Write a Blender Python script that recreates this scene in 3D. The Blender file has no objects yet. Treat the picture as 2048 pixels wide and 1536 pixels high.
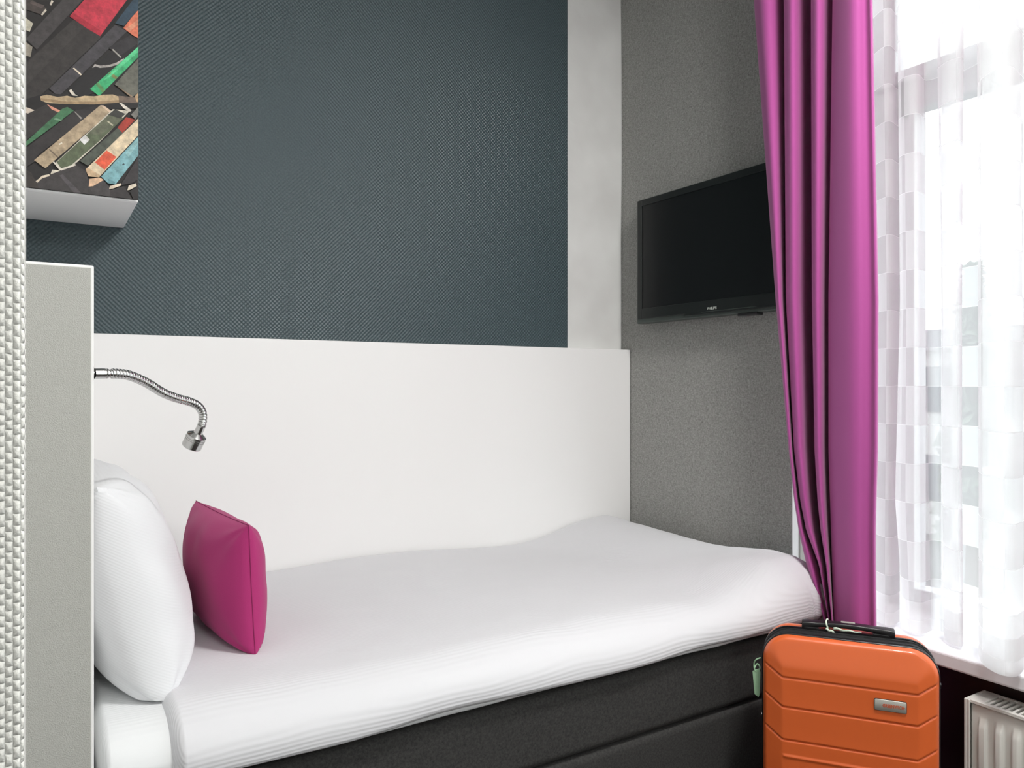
import bpy, bmesh, math, random
from mathutils import Vector, Matrix, noise
random.seed(7)
SC = bpy.context.scene
COL = SC.collection
PI = math.pi

# ------------------------------------------------------------ camera geometry
F = 1529.0
YAW = math.radians(31.9)
H = 1.15
sY, cY = math.sin(YAW), math.cos(YAW)
def ray(px, py=768.0):
    u = (px-1024.0)/F; v = (768.0-py)/F
    return Vector((sY+cY*u, cY-sY*u, v))
def on_y(px, py, Y):
    d = ray(px, py); return Vector((0, 0, H))+d*(Y/d.y)
def on_x(px, py, X):
    d = ray(px, py); return Vector((0, 0, H))+d*(X/d.x)

D = 2.40      # back wall
W = 2.02      # wall with the television and the window
CEIL = 2.90

cam = bpy.data.cameras.new('camera')
cam.sensor_width = 36.0
cam.lens = F*36.0/2048.0
cam.clip_start = 0.02
cam.clip_end = 400
co = bpy.data.objects.new('camera', cam)
co.location = (0, 0, H)
co.rotation_euler = (PI/2, 0, -YAW)
COL.objects.link(co)
SC.camera = co

# ------------------------------------------------------------ materials
def lin(c):
    return tuple((x/12.92 if x <= .04045 else ((x+.055)/1.055)**2.4) for x in [v/255 for v in c])
def mat(name, rgb, rough=.6, metal=0.0, spec=.5, sheen=0.0, coat=0.0):
    m = bpy.data.materials.new(name); m.use_nodes = True
    b = m.node_tree.nodes['Principled BSDF']
    b.inputs['Base Color'].default_value = (*lin(rgb), 1)
    b.inputs['Roughness'].default_value = rough
    b.inputs['Metallic'].default_value = metal
    b.inputs['Specular IOR Level'].default_value = spec
    if sheen: b.inputs['Sheen Weight'].default_value = sheen
    if coat: b.inputs['Coat Weight'].default_value = coat
    return m
class NT:
    def __init__(s, m):
        s.t = m.node_tree; s.n = s.t.nodes; s.l = s.t.links; s.b = s.n.get('Principled BSDF')
    def new(s, kind, **kw):
        n = s.n.new(kind)
        for k, v in kw.items():
            if k in n.inputs: n.inputs[k].default_value = v
            else: setattr(n, k, v)
        return n
    def coord(s, which='Object', scale=(1, 1, 1), rot=(0, 0, 0)):
        c = s.new('ShaderNodeTexCoord'); mp = s.new('ShaderNodeMapping')
        mp.inputs['Scale'].default_value = scale; mp.inputs['Rotation'].default_value = rot
        s.l.new(c.outputs[which], mp.inputs[0]); return mp.outputs[0]
    def math(s, op, a, b=None, c=None):
        n = s.new('ShaderNodeMath'); n.operation = op
        for i, x in enumerate((a, b, c)):
            if x is None: continue
            if isinstance(x, (int, float)): n.inputs[i].default_value = x
            else: s.l.new(x, n.inputs[i])
        return n.outputs[0]
    def noise(s, vec, scale, detail=3, rough=.5):
        n = s.new('ShaderNodeTexNoise'); n.inputs['Scale'].default_value = scale
        n.inputs['Detail'].default_value = detail; n.inputs['Roughness'].default_value = rough
        s.l.new(vec, n.inputs['Vector']); return n.outputs[0]
    def sep(s, vec):
        n = s.new('ShaderNodeSeparateXYZ'); s.l.new(vec, n.inputs[0]); return n.outputs
    def bump(s, h, strength, dist=.001, target=None):
        n = s.new('ShaderNodeBump'); n.inputs['Strength'].default_value = strength
        n.inputs['Distance'].default_value = dist; s.l.new(h, n.inputs['Height'])
        s.l.new(n.outputs[0], (target or s.b).inputs['Normal']); return n
    def vary(s, fac, c1, c2, lo=.3, hi=.7):
        r = s.new('ShaderNodeValToRGB')
        r.color_ramp.elements[0].position = lo; r.color_ramp.elements[1].position = hi
        r.color_ramp.elements[0].color = (*lin(c1), 1); r.color_ramp.elements[1].color = (*lin(c2), 1)
        s.l.new(fac, r.inputs[0]); s.l.new(r.outputs[0], s.b.inputs['Base Color']); return r

M = {}
M['white_paint'] = mat('white_paint', (226, 227, 225), .7)
n = NT(M['white_paint']); v = n.coord(); n.bump(n.noise(v, 260, 3), .25, .001)
M['plaster_strip'] = mat('plaster_strip', (222, 223, 221), .7)
n = NT(M['plaster_strip']); v = n.coord(); n.bump(n.noise(v, 14, 4), .5, .004)
n.vary(n.noise(v, 5, 2), (214, 214, 212), (228, 229, 227))

def weave(n, ax, az, pitch, diag=True):
    v = n.coord(); s = n.sep(v)
    k = 2*PI/pitch
    a = n.math('MULTIPLY', s[ax], k); b = n.math('MULTIPLY', s[az], k)
    if diag:
        p = n.math('SINE', n.math('ADD', a, b)); q = n.math('SINE', n.math('SUBTRACT', a, b))
    else:
        p = n.math('SINE', a); q = n.math('SINE', b)
    return n.math('ADD', n.math('MULTIPLY', p, q), n.math('MULTIPLY', n.noise(v, 60, 3), 1.2)), v

M['teal_wall'] = mat('teal_wall', (63, 78, 83), .38, spec=.5)
n = NT(M['teal_wall']); h, v = weave(n, 0, 2, .0125, False); n.bump(h, .6, .0013)
n.vary(n.noise(v, 220, 2), (58, 73, 78), (69, 85, 89))

M['grey_weave'] = mat('grey_weave', (132, 132, 129), .75)
n = NT(M['grey_weave']); v = n.coord(scale=(1, 1, 2.4)); v2 = n.coord(scale=(1, 2.4, 1))
a = n.noise(v, 110, 4, .7); b = n.noise(v2, 110, 4, .7); s_ = n.math('MAXIMUM', a, b)
n.vary(s_, (108, 108, 105), (178, 178, 174), .36, .76); n.bump(s_, .6, .0012)

M['knot_wall'] = mat('knot_wall', (222, 222, 216), .75)
n = NT(M['knot_wall']); v = n.coord(); s = n.sep(v)
colu = n.math('MULTIPLY', s[0], 1/.0052)
cell = n.math('FLOOR', colu)
zz = n.math('ADD', n.math('MULTIPLY', s[2], 1/.0088), n.math('MULTIPLY', cell, .5))
zz = n.math('ADD', zz, n.math('MULTIPLY', n.noise(v, 45, 2), 1.0))
sx = n.math('ABSOLUTE', n.math('SINE', n.math('MULTIPLY', colu, PI)))
sz = n.math('ABSOLUTE', n.math('SINE', n.math('MULTIPLY', zz, PI)))
hh = n.math('ADD', n.math('MULTIPLY', n.math('POWER', sx, .6), n.math('POWER', sz, .7)), n.math('MULTIPLY', n.noise(v, 500, 2), .35))
n.bump(hh, 1.0, .0022)

M['panel_white'] = mat('panel_white', (240, 240, 239), .38)
M['laminate_white'] = mat('laminate_white', (238, 238, 236), .4)
M['laminate_grey'] = mat('laminate_grey', (178, 178, 172), .5)
n = NT(M['laminate_grey']); v = n.coord(); n.bump(n.noise(v, 520, 3, .6), 1.0, .0012)
M['cabinet_white'] = mat('cabinet_white', (240, 241, 241), .5)

def linen(name, rgb, pitch=.0105, st=.35):
    m = mat(name, rgb, .8, sheen=.15)
    n = NT(m); v = n.coord(); s = n.sep(v)
    w = n.math('SUBTRACT', s[1], s[2])
    w = n.math('ADD', w, n.math('MULTIPLY', n.noise(v, 3, 2), .02))
    f = n.math('SINE', n.math('MULTIPLY', w, 2*PI/pitch))
    f = n.math('MULTIPLY', f, n.noise(v, 5, 2))
    f = n.math('ADD', f, n.math('MULTIPLY', n.noise(v, 9, 4), 1.5))
    n.bump(f, st, .0016)
    return m
M['duvet'] = linen('duvet_cotton', (213, 213, 216), .0078, .22)
M['sheet'] = linen('sheet_cotton', (224, 226, 227), .009, .2)
M['pillowcase'] = linen('pillow_cotton', (224, 225, 227), .0068, .12)
M['magenta'] = mat('magenta_felt', (168, 38, 106), .85, sheen=.1)
n = NT(M['magenta']); v = n.coord(); n.bump(n.noise(v, 700, 3), .3, .0006)
M['seam'] = mat('magenta_seam', (136, 28, 84), .9)
M['bed_fabric'] = mat('charcoal_fabric', (50, 50, 50), .9)
n = NT(M['bed_fabric']); v = n.coord(scale=(1, 1, 1)); f = n.noise(v, 190, 5, .75)
n.vary(f, (26, 26, 26), (66, 65, 63), .3, .75); n.bump(f, .5, .001)
M['black_gap'] = mat('black_gap', (14, 14, 14), .9)
M['chrome'] = mat('chrome', (205, 205, 203), .16, metal=1)
M['chrome_satin'] = mat('chrome_satin', (190, 190, 188), .3, metal=1)
M['curtain'] = mat('orchid_cloth', (176, 77, 150), .8, sheen=.25)
n = NT(M['curtain']); v = n.coord(); n.bump(n.noise(v, 900, 2), .2, .0005)
tb = n.new('ShaderNodeBsdfTranslucent'); tb.inputs['Color'].default_value = (*lin((190, 60, 140)), 1)
mx = n.new('ShaderNodeMixShader'); mx.inputs[0].default_value = .05
n.l.new(n.b.outputs[0], mx.inputs[1]); n.l.new(tb.outputs[0], mx.inputs[2])
n.l.new(mx.outputs[0], n.n['Material Output'].inputs['Surface'])
M['tv_plastic'] = mat('tv_plastic', (26, 30, 29), .32)
M['tv_edge'] = mat('tv_edge', (60, 68, 64), .42)
M['tv_screen'] = mat('tv_screen', (9, 11, 12), .3)
M['logo_silver'] = mat('logo_silver', (190, 196, 188), .4, metal=.3)
M['orange'] = mat('orange_shell', (217, 100, 46), .38, coat=.25)
n = NT(M['orange']); v = n.coord(); n.bump(n.noise(v, 800, 2), .12, .0004)
M['black_rubber'] = mat('black_rubber', (18, 18, 20), .28)
M['black_cloth'] = mat('black_cloth', (20, 20, 22), .7)
n = NT(M['black_cloth']); v = n.coord(); n.bump(n.noise(v, 60, 4), .8, .004)
M['black_plastic'] = mat('black_plastic', (24, 22, 24), .35)
M['steel_badge'] = mat('steel_badge', (172, 170, 162), .45, metal=.25)
M['badge_text'] = mat('badge_text', (196, 88, 48), .5)
M['tag_green'] = mat('tag_green', (168, 206, 168), .5)
M['cord_pale'] = mat('cord_pale', (214, 226, 208), .8)
M['radiator'] = mat('radiator_enamel', (218, 216, 210), .38)
M['brown_wall'] = mat('brown_wall', (42, 30, 30), .32)
M['sill_white'] = mat('sill_white', (236, 235, 238), .3)
M['window_frame'] = mat('window_frame', (220, 221, 222), .4)
M['hinge_grey'] = mat('hinge_grey', (96, 96, 92), .4, metal=.5)
M['carpet'] = mat('carpet', (38, 32, 31), .95)
n = NT(M['carpet']); v = n.coord(); f = n.noise(v, 240, 4); n.vary(f, (26, 22, 22), (54, 46, 44)); n.bump(f, .6, .002)
M['concrete'] = mat('house_render', (166, 166, 164), .9)
M['house_glass'] = mat('house_glass', (50, 62, 68), .4)
M['roof'] = mat('roof_tiles', (84, 84, 88), .9)
M['foliage'] = mat('foliage', (70, 84, 70), .9)
M['bark'] = mat('bark', (74, 62, 52), .9)
M['ground'] = mat('street', (104, 104, 104), .9)
M['lamp_metal'] = mat('lamp_metal', (220, 220, 218), .4)
# glass
g = bpy.data.materials.new('window_glass'); g.use_nodes = True
n = NT(g); n.n.remove(n.b)
tr = n.new('ShaderNodeBsdfTransparent'); gl = n.new('ShaderNodeBsdfGlossy'); gl.inputs['Roughness'].default_value = .02
tr.inputs['Color'].default_value = (.94, .96, .96, 1)
mx = n.new('ShaderNodeMixShader'); mx.inputs[0].default_value = .06
n.l.new(tr.outputs[0], mx.inputs[1]); n.l.new(gl.outputs[0], mx.inputs[2])
n.l.new(mx.outputs[0], n.n['Material Output'].inputs['Surface']); M['glass'] = g
# sheer voile with woven checks
def sheer_mat():
    g = bpy.data.materials.new('sheer_voile'); g.use_nodes = True
    n = NT(g); n.n.remove(n.b)
    uv = n.coord('UV'); s = n.sep(uv)
    a = n.math('FLOOR', n.math('MULTIPLY', s[0], 1/.085))
    b = n.math('FLOOR', n.math('MULTIPLY', s[1], 1/.104))
    par = n.math('PINGPONG', n.math('ADD', a, b), 1.0)
    # thin woven lines where the rows meet
    fr = n.math('FRACT', n.math('MULTIPLY', s[1], 1/.104))
    line = n.math('LESS_THAN', n.math('ABSOLUTE', n.math('SUBTRACT', fr, .5)), .492)
    line = n.math('SUBTRACT', 1.0, line)
    hem = n.math('LESS_THAN', s[1], .57)
    op = n.math('ADD', .49, n.math('MULTIPLY', par, .22))
    op = n.math('ADD', op, n.math('MULTIPLY', line, .3))
    op = n.math('ADD', op, n.math('MULTIPLY', hem, .30))
    op = n.math('MINIMUM', op, .93)
    tr = n.new('ShaderNodeBsdfTransparent')
    df = n.new('ShaderNodeBsdfDiffuse'); df.inputs['Color'].default_value = (.88, .88, .87, 1)
    tl = n.new('ShaderNodeBsdfTranslucent'); tl.inputs['Color'].default_value = (.9, .9, .9, 1)
    m1 = n.new('ShaderNodeMixShader'); m1.inputs[0].default_value = .78
    n.l.new(df.outputs[0], m1.inputs[1]); n.l.new(tl.outputs[0], m1.inputs[2])
    m2 = n.new('ShaderNodeMixShader'); n.l.new(op, m2.inputs[0])
    n.l.new(tr.outputs[0], m2.inputs[1]); n.l.new(m1.outputs[0], m2.inputs[2])
    n.l.new(m2.outputs[0], n.n['Material Output'].inputs['Surface'])
    return g
M['sheer'] = sheer_mat()

# ------------------------------------------------------------ mesh helpers
class MB:
    def __init__(s): s.v = []; s.f = []; s.m = []; s.mats = []; s.uv = None
    def mi(s, m):
        if m not in s.mats: s.mats.append(m)
        return s.mats.index(m)
    def add(s, vs, fs, m):
        o = len(s.v); i = s.mi(m); s.v += [Vector(p) for p in vs]
        for f in fs: s.f.append([o+k for k in f]); s.m.append(i)
    def box(s, x0, x1, y0, y1, z0, z1, m):
        vs = [(x, y, z) for x in (x0, x1) for y in (y0, y1) for z in (z0, z1)]
        s.add(vs, [(0, 1, 3, 2), (4, 6, 7, 5), (0, 4, 5, 1), (2, 3, 7, 6), (0, 2, 6, 4), (1, 5, 7, 3)], m)
    def grid(s, P, m, closeu=False, closev=False, flip=False):
        nu, nv = len(P), len(P[0]); o = len(s.v); i = s.mi(m)
        for r in P: s.v += [Vector(p) for p in r]
        for a in range(nu if closeu else nu-1):
            for b in range(nv if closev else nv-1):
                a2, b2 = (a+1) % nu, (b+1) % nv
                q = [o+a*nv+b, o+a*nv+b2, o+a2*nv+b2, o+a2*nv+b]
                s.f.append(q[::-1] if flip else q); s.m.append(i)
    def tube(s, pts, radii, m, seg=14, caps=True):
        pts = [Vector(p) for p in pts]; n = len(pts); rings = []
        up = None
        for i, p in enumerate(pts):
            t = (pts[min(i+1, n-1)]-pts[max(i-1, 0)]).normalized()
            if up is None:
                up = t.orthogonal().normalized()
            up = (up-t*up.dot(t)).normalized(); w = t.cross(up)
            r = radii[i] if isinstance(radii, (list, tuple)) else radii
            rings.append([p+up*math.cos(2*PI*k/seg)*r+w*math.sin(2*PI*k/seg)*r for k in range(seg)])
        o = len(s.v); s.grid(rings, m, closev=True)
        if caps:
            i = s.mi(m)
            s.f.append([o+k for k in range(seg)]); s.m.append(i)
            s.f.append([o+(n-1)*seg+k for k in range(seg)][::-1]); s.m.append(i)
    def build(s, name, parent=None, smooth=True, angle=40, bevel=0, bseg=2, loc=None, merge=0):
        me = bpy.data.meshes.new(name)
        me.from_pydata([tuple(p) for p in s.v], [], s.f)
        for m in s.mats: me.materials.append(m)
        me.polygons.foreach_set('material_index', s.m)
        bm = bmesh.new(); bm.from_mesh(me)
        if merge: bmesh.ops.remove_doubles(bm, verts=bm.verts, dist=merge)
        bmesh.ops.recalc_face_normals(bm, faces=bm.faces)
        if loc is not None:
            bmesh.ops.translate(bm, verts=bm.verts, vec=-Vector(loc))
        bm.to_mesh(me); bm.free()
        if smooth:
            me.polygons.foreach_set('use_smooth', [True]*len(me.polygons))
            me.set_sharp_from_angle(angle=math.radians(angle))
        o = bpy.data.objects.new(name, me); COL.objects.link(o)
        if loc is not None: o.location = loc
        if parent is not None: o.parent = parent
        if bevel:
            b = o.modifiers.new('bevel', 'BEVEL'); b.width = bevel; b.segments = bseg; b.limit_method = 'ANGLE'
            b.harden_normals = False
        return o
def tag(o, label=None, cat=None, group=None, kind=None):
    for k, v in (('label', label), ('category', cat), ('group', group), ('kind', kind)):
        if v: o[k] = v
    return o
def thing(name, label, cat, loc=(0, 0, 0), rz=0.0):
    o = bpy.data.objects.new(name, None); COL.objects.link(o)
    o.location = loc; o.rotation_euler = (0, 0, rz); o.empty_display_size = .05
    return tag(o, label, cat)
def sub(m, p):   # part placed in world coordinates under an Empty at the thing's base
    p_ = p
    m.parent = p_; m.matrix_parent_inverse = Matrix.LocRotScale(p_.location, p_.rotation_euler, None).inverted()
    return m
def catmull(P, k):
    out = []
    for i in range(len(P)-1):
        p0 = P[max(i-1, 0)]; p1 = P[i]; p2 = P[i+1]; p3 = P[min(i+2, len(P)-1)]
        for j in range(k):
            t = j/k
            out.append(.5*((2*p1)+(p2-p0)*t+(2*p0-5*p1+4*p2-p3)*t*t+(3*p1-p0-3*p2+p3)*t**3))
    out.append(P[-1]); return out
def interp(x, xs, ys):
    if x <= xs[0]: return ys[0]
    for i in range(len(xs)-1):
        if x <= xs[i+1]:
            t = (x-xs[i])/(xs[i+1]-xs[i]); return ys[i]+(ys[i+1]-ys[i])*t
    return ys[-1]
def smooth(t): t = max(0, min(1, t)); return t*t*(3-2*t)
def rrect(hx, hz, r, n=8, per=6):
    """rounded rectangle outline, counter-clockwise, the same count for every size"""
    pts = []; r = max(r, 1e-4)
    corners = [(hx-r, hz-r, 0), (-hx+r, hz-r, PI/2), (-hx+r, -hz+r, PI), (hx-r, -hz+r, 1.5*PI)]
    for k, (cx, cz, a0) in enumerate(corners):
        for i in range(n+1):
            a = a0+PI/2*i/n; pts.append((cx+r*math.cos(a), cz+r*math.sin(a)))
        nx, nz, na = corners[(k+1) % 4]
        ex, ez = nx+r*math.cos(na), nz+r*math.sin(na); sx, sz = pts[-1]
        for i in range(1, per):
            pts.append((sx+(ex-sx)*i/per, sz+(ez-sz)*i/per))
    return pts

# ------------------------------------------------------------ the setting
def struct(mb, name, **kw):
    o = mb.build(name, smooth=False, **kw); o['kind'] = 'structure'; return o
b = MB(); b.box(-1.12, 2.02, -2.32, 2.52, -.12, 0, M['carpet']); struct(b, 'floor')
b = MB(); b.box(-1.12, 2.36, -2.32, 2.52, CEIL, CEIL+.12, M['white_paint']); struct(b, 'ceiling')
xp = on_y(1135, 400, D).x
b = MB(); b.box(-1.12, xp, D, D+.12, 0, CEIL, M['teal_wall']); b.box(xp, 2.36, D, D+.12, 0, CEIL, M['plaster_strip'])
struct(b, 'wall_back')
YR = 1.575   # where the window opening starts
SILL = .477
b = MB()
b.box(W, 2.36, YR+.004, D, 0, CEIL, M['grey_weave'])
b.box(W+.0005, 2.36, YR, YR+.004, SILL, CEIL, M['white_paint'])
b.box(W+.001, 2.36, -1.05, YR+.004, 0, .44, M['brown_wall'])
b.box(W+.001, 2.36, -1.05, YR, 2.68, CEIL, M['white_paint'])
b.box(W+.001, 2.36, -2.2, -1.05, 0, CEIL, M['white_paint'])
struct(b, 'wall_right')
# wavy edge of the grey wallpaper in the corner
b = MB(); P = []
for i in range(60):
    z = 1.288+i*(CEIL-.001-1.288)/59
    e = .0035+.0035*noise.noise(Vector((0, z*2.3, 3)))+.0018*math.sin(z*5)
    P.append([(W-.0012-max(.0008, e), D-.0008, z), (W-.0012, D-.0008, z)])
b.grid(P, M['grey_weave']); struct(b, 'trim_2')
xL = on_y(48, 768, .72).x
b = MB(); b.box(-1.0, xL, .72, .87, 0, CEIL, M['knot_wall']); b.box(-.24, -.125, .87, D, 0, CEIL, M['white_paint'])
o = struct(b, 'wall_left', bevel=.004, bseg=3)
b = MB(); b.box(-1.12, -1.0, -2.2, D, 0, CEIL, M['white_paint']); struct(b, 'wall_entrance')
b = MB(); b.box(-1.12, 2.36, -2.32, -2.2, 0, CEIL, M['white_paint']); struct(b, 'wall_front')
b = MB(); b.box(1.93, 2.30, -1.05, YR, .439, SILL, M['sill_white']); o = struct(b, 'trim_1', bevel=.006, bseg=3)
o.name = 'window_sill'; o['kind'] = 'structure'
b = MB(); b.box(2.05, 2.30, YR-.006, YR, SILL, .70, M['laminate_grey']); struct(b, 'trim_1')

# window: outer frame, transom, sashes, panes, hardware
X0, X1 = 2.25, 2.31
Y0, Y1 = -1.05, YR-.006
zt0, zt1 = 1.975, 2.105
wf = thing('window_1', None, None); wf['kind'] = 'structure'
b = MB()
b.box(X0, X1, Y1-.09, Y1, SILL, 2.68, M['window_frame']); b.box(X0, X1, Y0, Y0+.09, SILL, 2.68, M['window_frame'])
b.box(X0, X1, Y0, Y1, 2.60, 2.68, M['window_frame']); b.box(X0, X1, Y0, Y1, SILL, SILL+.035, M['window_frame'])
b.box(X0, X1, Y0, Y1, zt0+.03, zt1-.03, M['window_frame'])
b.build('window_frame', wf, smooth=False, bevel=.004)
def sash(ya, yb, za, zb, wl=.05, wr=.05, wt=.045, wb=.04):
    b = MB(); x0 = X0-.015
    b.box(x0, X1-.01, ya, ya+wl, za, zb, M['window_frame']); b.box(x0, X1-.01, yb-wr, yb, za, zb, M['window_frame'])
    b.box(x0, X1-.01, ya+wl, yb-wr, zb-wt, zb, M['window_frame']); b.box(x0, X1-.01, ya+wl, yb-wr, za, za+wb, M['window_frame'])
    o = b.build('sash', wf, smooth=False, bevel=.004)
    g = MB(); g.box(X0+.018, X0+.024, ya+wl, yb-wr, za+wb, zb-wt, M['glass'])
    g.build('pane', o, smooth=False)
    return o
ym = .25
sash(ym+.02, Y1-.08, SILL+.02, zt0+.04, wr=.18, wt=.04)
sash(Y0+.08, ym-.02, SILL+.02, zt0+.04, wt=.04)
sash(ym+.02, Y1-.08, zt1-.04, 2.62, wr=.12)
sash(Y0+.08, ym-.02, zt1-.04, 2.62)
b = MB(); b.box(X0-.001, X1, ym-.02, ym+.02, SILL, 2.68, M['window_frame']); b.build('mullion', wf, smooth=False)
p = on_x(1805, 195, X0-.03)
b = MB(); b.box(p.x, X0-.014, p.y-.012, p.y+.012, p.z-.06, p.z+.05, M['hinge_grey']); b.box(p.x-.012, p.x, p.y-.008, p.y+.008, p.z-.045, p.z+.0, M['hinge_grey'])
b.build('window_catch', wf, smooth=False, bevel=.003)

# ------------------------------------------------------------ what stands outside
b = MB(); b.box(2.6, 90, -60, 90, -3.3, -3.2, M['ground']); o = b.build('street_ground', smooth=False); o['kind'] = 'structure'
def house(name, label, x0, x1, y0, y1, ztop, nwin, rows):
    t = thing(name, label, 'building', ((x0+x1)/2, (y0+y1)/2, -3.2))
    b = MB(); b.box(x0, x1, y0, y1, -3.2, ztop, M['concrete']); sub(b.build('facade', smooth=False), t)
    b = MB(); ym_ = (y0+y1)/2; xm = (x0+x1)/2
    b.add([(x0-.3, y0-.3, ztop), (x0-.3, y1+.3, ztop), (x1+.3, y1+.3, ztop), (x1+.3, y0-.3, ztop), (xm, y0+.5, ztop+.9), (xm, y1-.5, ztop+.9)],
          [(0, 1, 5, 4), (3, 4, 5, 2), (0, 4, 3), (1, 2, 5), (0, 3, 2, 1)], M['roof']); sub(b.build('roof', smooth=False), t)
    for r in rows:
        for k in range(nwin):
            yc = y0+(k+.5)*(y1-y0)/nwin
            b = MB(); b.box(x0-.06, x0+.05, yc-.75, yc+.75, r, r+1.3, M['house_glass'])
            sub(b.build('window', smooth=False), t)
hx = 22
yy = on_x(1940, 700, hx).y
house('terraced_house', 'pale house with dark windows seen through the gap in the voile', hx, hx+8, yy-7.5, yy+6.5, 2.1, 6, (.35, -2.2))
def tree(name, label, x, y, base, top, r):
    t = thing(name, label, 'tree', (x, y, base))
    b = MB(); b.tube([(x, y, base), (x, y, top-1)], [.16, .05], M['bark'], 8); sub(b.build('trunk'), t)
    b = MB()
    for i in range(900):
        f = random.random()**.8; z = base+1+(top-base-1)*f; rr = r*(1-f)**.7*(.5+.5*random.random())
        a = random.random()*2*PI; c = Vector((x+rr*math.cos(a), y+rr*math.sin(a), z)); s = .16+.14*random.random()
        d1 = Vector((random.uniform(-1, 1), random.uniform(-1, 1), random.uniform(-1, 1))).normalized()*s
        d2 = d1.orthogonal().normalized()*s*.7
        b.add([c-d1, c+d2, c+d1, c-d2], [(0, 1, 2, 3)], M['foliage'])
    sub(b.build('foliage', smooth=False), t)
pt = on_x(1946, 560, 17)
tree('conifer_tree', 'dark pointed tree outside the window in front of the pale house', pt.x, pt.y, -3.2, pt.z+.3, .75)

# ------------------------------------------------------------ white panel and headboard
b = MB(); b.box(-.12, W-.002, 2.346, D-.001, .001, 1.287, M['panel_white'])
o = b.build('bed_surround_panel', smooth=False, bevel=.003)
tag(o, 'long smooth white panel along the dark wall behind the bed', 'panel')
YH = 1.385
tz = on_y(188, 531, YH); 
hb = thing('headboard', 'tall narrow headboard at the head of the bed with grey end and white rims', 'headboard', (0, 1.8, 0))
XH = tz.x; ZH = on_y(120, 526, YH).z
b = MB(); b.box(-.118, XH, YH, 2.344, .001, ZH, M['laminate_white']); sub(b.build('board', smooth=False, bevel=.003, bseg=3), hb)
b = MB(); b.box(-.112, XH-.0042, YH-.0022, YH+.002, .003, ZH-.0045, M['laminate_grey']); e = b.build('end_panel', smooth=False, bevel=.0012)
sub(e, hb); e['label'] = 'grained grey end face'

# deep white cabinet with the printed front
PY = 2.04
bz = on_y(277, 405, PY).z; bx = on_y(277, 405, PY).x
cb = thing('wall_cabinet', 'deep white wall box with a photo of old books printed on its front', 'cabinet', (0, 2.2, bz))
b = MB(); b.box(-.122, bx, PY+.004, D-.001, bz, 2.78, M['cabinet_white']); sub(b.build('body', smooth=False, bevel=.004), cb)
b = MB(); b.box(-.122, bx-.001, PY-.002, PY+.004, bz+.001, 2.78, M['cabinet_white'])
def zp(x, y): return on_y(x/3.2, y/3.2, PY)
layer = [0]
def poly(pts, rgb, raw=False, rough=.55):
    layer[0] += 1
    y = PY-.0022-layer[0]*.00007
    key = 'print_%d_%d_%d' % rgb
    if key not in M:
        M[key] = mat(key, rgb, rough); n = NT(M[key]); v = n.coord(scale=(1, 1, 1))
        n.vary(n.noise(v, 70, 6, .7), tuple(c*.80 for c in rgb), tuple(min(255, c*1.14+3) for c in rgb), .3, .7)
    P = [(p if raw else (zp(*p).x, zp(*p).z)) for p in pts]
    P = [(max(-.121, min(bx-.0012, x)), max(bz+.0045, min(2.779, z))) for x, z in P]
    b.add([(x, y, z) for x, z in P], [list(range(len(P)))[::-1]], M[key])
poly([(-.121, bz+.0045), (bx-.0012, bz+.0045), (bx-.0012, 2.779), (-.121, 2.779)], (34, 31, 30), raw=True)
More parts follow.
